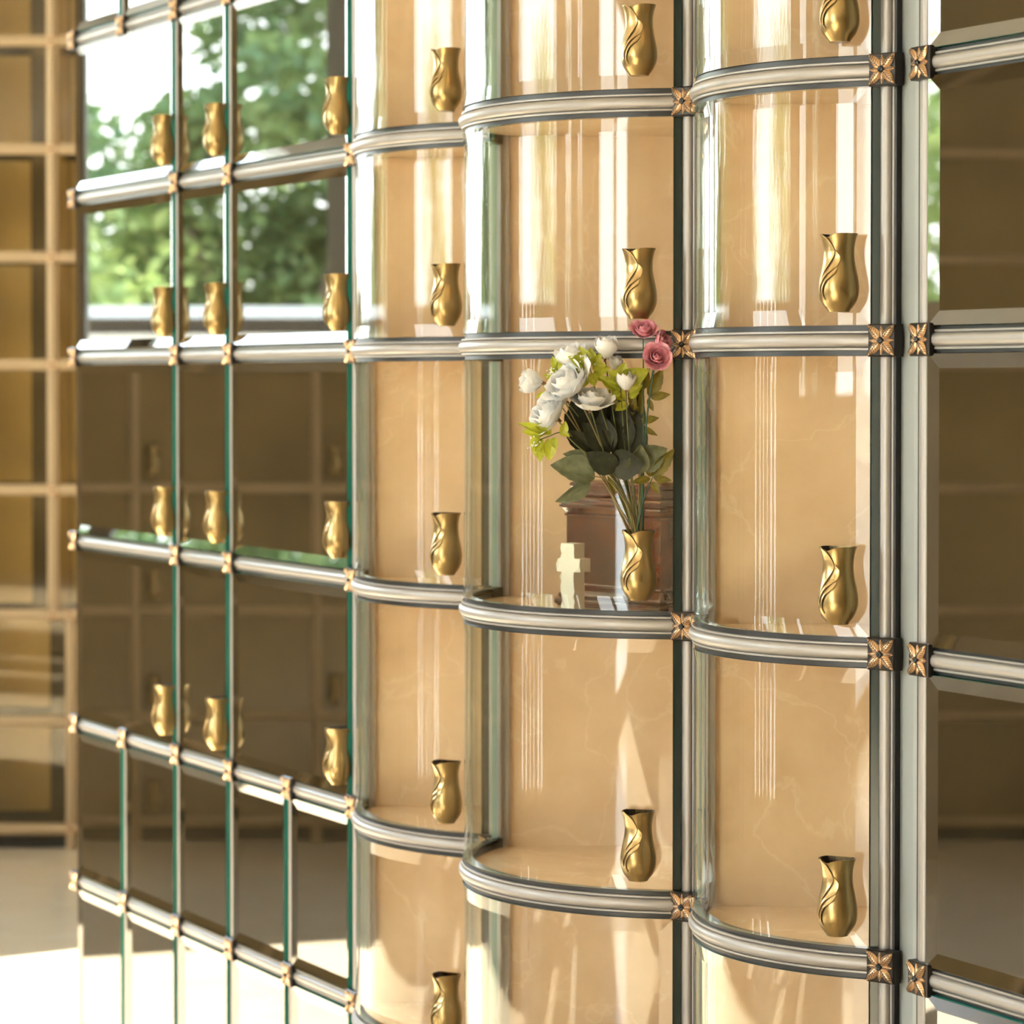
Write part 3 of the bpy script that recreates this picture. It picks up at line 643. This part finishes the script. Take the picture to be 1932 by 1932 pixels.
sprig('lime_sprig', 'lime green sprig with white berries drooping at the left', 'lime', [(1175, 930, -.006), (1130, 870, -.014), (1090, 838, -.022), (1060, 812, -.028), (1035, 818, -.03), (1010, 828, -.03)],
      [((1060, 814, -.03), (1066, 790, -.034), 1, .2), ((1055, 812, -.03), (1074, 818, -.036), .9, -.4), ((1040, 814, -.03), (1008, 795, -.036), .8, .3), ((1030, 815, -.03), (978, 792, -.036), .45, .2), ((1025, 816, -.03), (985, 808, -.036), .6, 0), ((1022, 822, -.03), (1006, 852, -.038), 1, .5), ((1020, 826, -.03), (1018, 866, -.036), .8, 0), ((1035, 822, -.03), (1036, 864, -.036), .9, -.2), ((1045, 820, -.03), (1048, 842, -.038), 1, .4), ((1018, 820, -.03), (998, 836, -.034), .9, .6), ((1030, 808, -.028), (1020, 792, -.03), .9, 0), ((1048, 826, -.028), (1030, 840, -.03), .8, .3)], 'stem_green', G, (1003, 832, -.034))
sprig('lime_sprig', 'lime green sprig with white berries at the top of the bouquet', 'lime', [(1185, 930, 0), (1160, 850, -.004), (1125, 740, -.012), (1112, 690, -.016)],
      [((1108, 690, -.02), (1072, 668, -.026), .9, .2), ((1108, 686, -.02), (1092, 650, -.022), 1, 0), ((1112, 684, -.02), (1114, 652, -.02), 1, .2), ((1116, 688, -.02), (1132, 664, -.024), 1, .3), ((1116, 692, -.02), (1142, 684, -.026), 1, -.2), ((1110, 698, -.02), (1082, 694, -.026), .9, .4), ((1114, 700, -.018), (1120, 724, -.028), 1.2, 0), ((1118, 700, -.018), (1150, 690, -.022), .7, .3), ((1116, 704, -.018), (1142, 714, -.024), .9, -.3), ((1106, 704, -.018), (1100, 726, -.026), 1.2, .2)], 'stem_green', G, (1103, 672, -.028))
sprig('lime_sprig', 'bright green sprig between the white buds at the right', 'lime', [(1195, 930, .004), (1180, 850, 0), (1172, 760, -.006), (1168, 705, -.01)],
      [((1168, 714, -.014), (1146, 696, -.022), 1, .2), ((1168, 708, -.014), (1178, 680, -.02), 1, 0), ((1172, 708, -.014), (1196, 692, -.022), 1, .3), ((1176, 716, -.012), (1222, 694, -.02), .95, .1), ((1170, 726, -.012), (1144, 716, -.02), .9, .3), ((1186, 740, -.010), (1210, 722, -.016), .9, -.2), ((1186, 745, -.010), (1202, 738, -.018), .8, .2), ((1170, 736, -.012), (1152, 744, -.018), .9, 0), ((1160, 730, -.004), (1132, 706, -.008), .9, .2), ((1162, 722, -.004), (1156, 692, -.008), .9, 0), ((1180, 750, -.004), (1150, 724, -.006), 1.0, .2), ((1184, 756, -.002), (1160, 770, -.008), .9, 0), ((1150, 745, .0), (1128, 730, -.004), 1.0, .3), ((1190, 760, -.002), (1200, 716, -.004), .7, 0, 'olive'), ((1168, 770, .0), (1146, 740, .0), .9, 0, 'olive'), ((1196, 770, .0), (1186, 728, .0), .8, .2, 'olive')], 'stem_green', G)
sprig('lime_sprig', 'pale lime sprig behind the largest white rose', 'lime', [(1175, 920, .006), (1120, 820, .01), (1060, 740, .012), (1045, 690, .012)],
      [((1052, 700, .008), (1042, 668, .006), .8, .1), ((1054, 698, .008), (1056, 672, .006), .7, 0), ((1050, 706, .008), (1036, 690, .006), .9, .2), ((1046, 714, .008), (1026, 702, .006), .9, 0), ((1034, 740, .008), (1010, 744, .004), .7, .2), ((1034, 746, .008), (1016, 756, .004), .7, 0), ((1046, 730, .008), (1026, 728, .004), .7, 0)], 'stem_green', G, (1038, 700, .004))
sprig('olive_sprig', 'olive green serrated leaf sprig rising below the pink roses', 'olive', [(1208, 940, .004), (1210, 860, .006), (1212, 780, .008), (1214, 720, .008), (1226, 690, .006)],
      [((1224, 744, .004), (1250, 690, .0), .95, .1), ((1226, 745, .004), (1264, 740, -.002), .95, .2), ((1222, 748, .004), (1232, 772, .0), .9, .2), ((1208, 790, .004), (1243, 784, -.002), .95, .1), ((1210, 800, .004), (1240, 818, -.002), .7, .3), ((1212, 770, .006), (1190, 762, .004), .8, 0), ((1214, 730, .006), (1222, 690, .002), .8, .2), ((1210, 800, .006), (1186, 770, .006), .9, .1), ((1208, 780, .006), (1210, 716, .004), .42, .1)], 'stem_green', G)
sprig('olive_sprig', 'olive green serrated leaf sprig at the lower right of the bouquet', 'olive', [(1209, 955, -.002), (1222, 915, -.004), (1232, 892, -.006)],
      [((1230, 894, -.008), (1271, 842, -.014), .9, .2), ((1232, 896, -.008), (1266, 902, -.014), .9, .3), ((1230, 904, -.008), (1243, 928, -.014), 1.1, .2), ((1226, 898, -.008), (1190, 905, -.012), .9, 0), ((1228, 894, -.008), (1216, 880, -.012), 1, 0), ((1160, 925, .002), (1146, 892, .002), .7, 0)], 'stem_teal', G)

# ------------------------------------------------------------------ far banks (seen directly at left and mirrored in the doors)
def far_post(parent, x, z0, z1):
    b = MB(); b.box(-.017, .017, -.012, .02, z0, z1); rr = [[(.011 * math.sin(R(a)), -.012 - .006 * math.cos(R(a)), z) for a in range(-90, 91, 30)] for z in (z0, z1)]
    b.grid(rr, 0, True, True); return build('post', b, 'bank_metal', parent, loc=(x, 0, 0))
def far_rail(parent, x0, x1, z):
    b = MB(); b.box(x0, x1, -.012, .02, -.017, .017); rr = [[(x, -.012 - .006 * math.cos(R(a)), .011 * math.sin(R(a))) for a in range(-90, 91, 30)] for x in (x0, x1)]
    b.grid(rr, 0, True, False); return build('rail', b, 'bank_metal', parent, loc=(0, 0, z))
ROWF = dict(ROW); ROWF[-4] = ROW[-3] + .344
b2 = tag(obj('far_niche_bank', None, None, (0, 9.83, 0)), 'out of focus bronze lit niche bank at the far left', 'niche bank')
XP, XQ = -1.468, -1.412
for r in range(-4, 5): far_rail(b2, -1.72, 0.9, ROWF[r])
for x in (XP - .59 + .34, ) : pass
for xs, z0, z1 in (((-1.72, XP, XP + .59, XP + 1.18, XP + 1.77, XP + 2.36), ROWF[2], ROWF[-4]), ((-1.72, XQ, XQ + .59, XQ + 1.18, XQ + 1.77), 0.0, ROWF[2])):
    for x in xs: far_post(b2, x, z0, z1)
for r in range(-4, 5):
    for x in ([XP] if r < 2 else [XP, XQ] if r == 2 else [XQ]): obj('rosette', ROSETTE_JOINED, b2, (x, -.014, ROWF[r]))
for r in range(-4, 4):
    z0, z1 = ROWF[r + 1] + .017, ROWF[r] - .017; xp = XP if r < 2 else XQ
    for k, (x0, x1) in enumerate(((-1.72 + .017, xp - .017), (xp + .017, xp + .573))):
        b = MB(); b.box(x0, x1, -.002, .004, z0, z1); build('pane', b, 'bronze_glass', b2)
        b = MB(); b.box(x0 - .017, x1 + .017, .30, .31, z0, z1); build('back_panel', b, 'amber_back', b2)
        b = MB(); b.box(x1 - .003, x1 + .0, .022, .30, z0, z1); b.box(x0, x0 + .003, .022, .30, z0, z1); build('side_panel', b, 'bronze_panel', b2)
        b = MB(); b.box(x1 - .060, x1 - .004, .06, .066, z0, z1); build('dim_strip', b, 'dark_void', b2)  # added sheet, its dark colour imitates the dim right side of the niche
        b = MB(); b.box(x0, x1, .024, .05, z1 + .006, z1 + .012); build('light_strip', b, 'led_fill', b2)  # hidden strip added to keep the far niches from going dark
b = MB(); b.box(-1.72, 0.9, .02, .31, 0, .03); b.box(-1.72, .9, .33, .34, 0, ROWF[-4]); build('carcass', b, 'dark_void', b2)
for xp, r in ((XP, 0), (XP, 1), (XQ, 2)):
    pass
# bank 3: low niches with clerestory window, then full height niches
b3 = tag(obj('far_niche_bank', None, None, (B3.x, B3.y, 0), (0, 0, math.atan2(N3.x, -N3.y))), 'bronze niche bank mirrored in the dark glass doors', 'niche bank')
LOW = -2.95                                    # low part runs from 0 to LOW, tall part on to -4.4
for r in range(0, 5): far_rail(b3, -4.4, -.02, ROWF[r])
for r in range(-4, 0): far_rail(b3, -4.4, LOW, ROWF[r])
xs3 = [-.02 - .59 * i for i in range(8)]
for x in xs3: far_post(b3, max(x, -4.4), 0, ROWF[0] if x > LOW else ROWF[-4])
for r in range(-4, 4):
    z0, z1 = ROWF[r + 1] + .017, ROWF[r] - .017
    for x1, x0 in zip(xs3, xs3[1:]):
        x0 = max(x0, -4.4)
        if r < 0 and x1 > LOW + .1: continue
        b = MB(); b.box(x0 + .017, x1 - .017, -.002, .01, z0, z1); build('door', b, 'bronze_panel', b3)
        v = obj('vase', V_BODY, b3, (x1 - .06, -.002, z0 + .02), (0, 0, 0))
b = MB(); b.box(-4.4, -.02, .012, .2, 0, ROWF[0] + .02); b.box(-4.4, LOW, .012, .2, ROWF[0], 3.3); build('carcass', b, 'dark_void', b3)
def s3box(name, m, x0, x1, y0, y1, z0, z1, label=None):
    b = MB(); b.box(x0, x1, y0, y1, z0, z1); return struct(build(name, b, m, None, loc=(B3.x, B3.y, 0), rot=(0, 0, math.atan2(N3.x, -N3.y))), label)
s3box('trim_1', 'white_sill', LOW, .0, -.02, .2, ROWF[0] + .02, 1.60)
for nm, m_, y0, y1, z0, z1 in (('garden_wall', 'cream_plaster', 3.0, 3.3, -.06, 1.70), ('garden_wall', 'window_frame', 3.02, 3.3, 1.70, 1.765), ('garden_wall', 'white_sill', 2.95, 3.35, 1.765, 1.815)):
    b = MB(); b.box(-6.5, 2.2, y0, y1, z0, z1)
    if m_ == 'cream_plaster': gw = tag(build(nm, b, m_, None, loc=(B3.x, B3.y, 0), rot=(0, 0, math.atan2(N3.x, -N3.y))), 'cream garden wall with white coping outside the clerestory window', 'wall')
    else: build('coping' if m_ == 'white_sill' else 'shade_band', b, m_, gw)  # band below the coping has the shade put into its dark colour
s3box('trim_3', 'white_sill', LOW, .0, -.01, .2, 3.15, 3.3)
s3box('wall_sun_fin', 'cream_plaster', LOW - .25, LOW - .02, .2, 2.1, -.06, 5.3, 'added unseen fin wall keeping sun off the clerestory window')  # unseen fin, added to block sun from reaching the far bank
w2 = struct(obj('window_2', None, None, (B3.x, B3.y, 1.60), (0, 0, math.atan2(N3.x, -N3.y))), 'clerestory window above the low niche bank with trees outside')
for x in (-.03, -1.0, -1.86, LOW + .04):
    b = MB(); b.box(-.035, .035, .04, .13, 0, 1.56); build('mullion', b, 'window_frame' if x != -1.86 else 'pilaster_paint', w2, loc=(x, 0, 0))
for x0, x1 in ((LOW + .075, -1.895), (-1.825, -1.035), (-.965, -.065)):
    b = MB(); b.box(x0, x1, .08, .086, 0, 1.56); build('pane', b, 'window_glass', w2)
# corner beside the far bank: low wall with window above
b = MB(); b.box(-2.78, -1.73, 9.84, 10.0, 0, 1.755); struct(build('wall_corner', b, 'bronze_panel'))
b = MB(); b.box(-2.78, -1.73, 9.80, 10.0, 1.755, 1.80); b.box(-2.78, -1.73, 9.84, 10.0, 3.15, 3.3); struct(build('trim_corner', b, 'white_sill'))
w3 = struct(obj('window_3', None, None, (-2.25, 9.9, 1.8)), 'corner window beside the far niche bank')
b = MB(); b.box(-.51, .51, 0, .006, 0, 1.35); build('pane', b, 'window_glass', w3)
for x in (-.5, .5): b = MB(); b.box(-.03, .03, -.04, .04, 0, 1.35); build('mullion', b, 'window_frame', w3, loc=(x, 0, 0))

# ------------------------------------------------------------------ added ceiling lamps, unseen, for fill light
lm = MB(); lm.lathe([(.001, -.012), (.13, -.012)], 24, 1); lm.lathe([(.13, -.012), (.15, -.02), (.165, -.012), (.165, 0)], 24, 0)
LM = lm.mesh('ceiling_fill_light', ['white_sill', 'fill_glow'])
for i, (x, y) in enumerate(((-3.4, 1.0), (-3.4, 3.2), (-3.4, 5.4), (-1.6, 1.8), (-1.6, 4.2), (-2.4, 7.4))):
    tag(obj('ceiling_fill_light', LM, None, (x, y, 3.3)), 'added unseen fill lamp on the ceiling', 'ceiling lamp', 'added ceiling fill lamps')

# ------------------------------------------------------------------ outdoors
b = MB(); b.box(-60, -5.47, -40, 60, -.12, -.06); b.box(-5.47, 12, 10.6, 60, -.12, -.06)
struct(build('terrace', b, 'paving'), 'pale paving outside the windows')
def tree(x, y, zc, rx, rz, n, m, label, seed, ls=.13):
    rg = random.Random(seed); e = tag(obj('garden_tree', None, None, (x, y, -.06)), label, 'tree', 'trees outside the windows')
    t = MB(); t.tube([(0, 0, 0), (.05, .02, zc * .5), (0, 0, zc)], .13, .06, 8)
    for k in range(5):
        a = k * 1.3; t.tube([(0, 0, zc * .55), (rx * .3 * math.cos(a), rx * .3 * math.sin(a), zc * .85), (rx * .65 * math.cos(a), rx * .65 * math.sin(a), zc + rz * .3)], .05, .02, 6)
    build('trunk', t, 'bark', e)
    b = MB(); cl = [(rg.gauss(0, .5) * rx, rg.gauss(0, .5) * rx, rg.uniform(-.85, .85) * rz, rg.uniform(.22, .42)) for _ in range(26)]
    for i in range(n):
        cx_, cy_, cz_, cr_ = rg.choice(cl)
        d = Vector((rg.gauss(0, 1), rg.gauss(0, 1), rg.gauss(0, 1))).normalized() * (rg.random() ** .4) * cr_ * rx
        p = Vector((cx_, cy_, zc + cz_)) + d; a = Vector((rg.gauss(0, 1), rg.gauss(0, 1), rg.gauss(0, .6))).normalized(); c_ = a.orthogonal().normalized(); s = ls * rg.uniform(.6, 1.2)
        b.add([p - a * s, p + c_ * s * .45, p + a * s, p - c_ * s * .45], [(0, 1, 2, 3)])
    o = build('foliage', b, m, e); o['kind'] = 'stuff'
    return e
tree(-10.2, 12.1, 2.8, 1.6, 1.8, 13000, 'tree_leaf', 'dense green garden tree outside the clerestory window', 1, .075)
tree(-9.5, 13.3, 2.0, 1.25, 1.3, 12000, 'tree_leaf', 'rounded green shrub in front of the dense garden tree', 9, .06)
tree(-14.8, 14.0, 3.2, 2.2, 2.0, 11000, 'tree_leaf', 'broad dark garden tree standing behind the nearest one', 2, .10)
tree(-9.6, 15.1, 1.5, 1.5, 1.0, 9000, 'tree_leaf_pale', 'low pale green garden tree near the building corner', 3, .065)
tree(-4.6, 17.0, 1.6, 2.0, 1.2, 5000, 'tree_leaf_pale', 'low pale green garden tree behind the corner window', 4, .06)
tree(-17.5, 8.5, 2.8, 2.2, 2.0, 6000, 'tree_leaf', 'green garden tree outside the far end of the tall windows', 5, .09)
tree(-16.5, 2.0, 2.4, 2.0, 1.7, 6000, 'tree_leaf_pale', 'pale green garden tree outside the middle of the tall windows', 6, .09)
tree(-15.5, -4.0, 2.6, 2.0, 1.9, 6000, 'tree_leaf', 'green garden tree outside the near end of the tall windows', 8, .09)
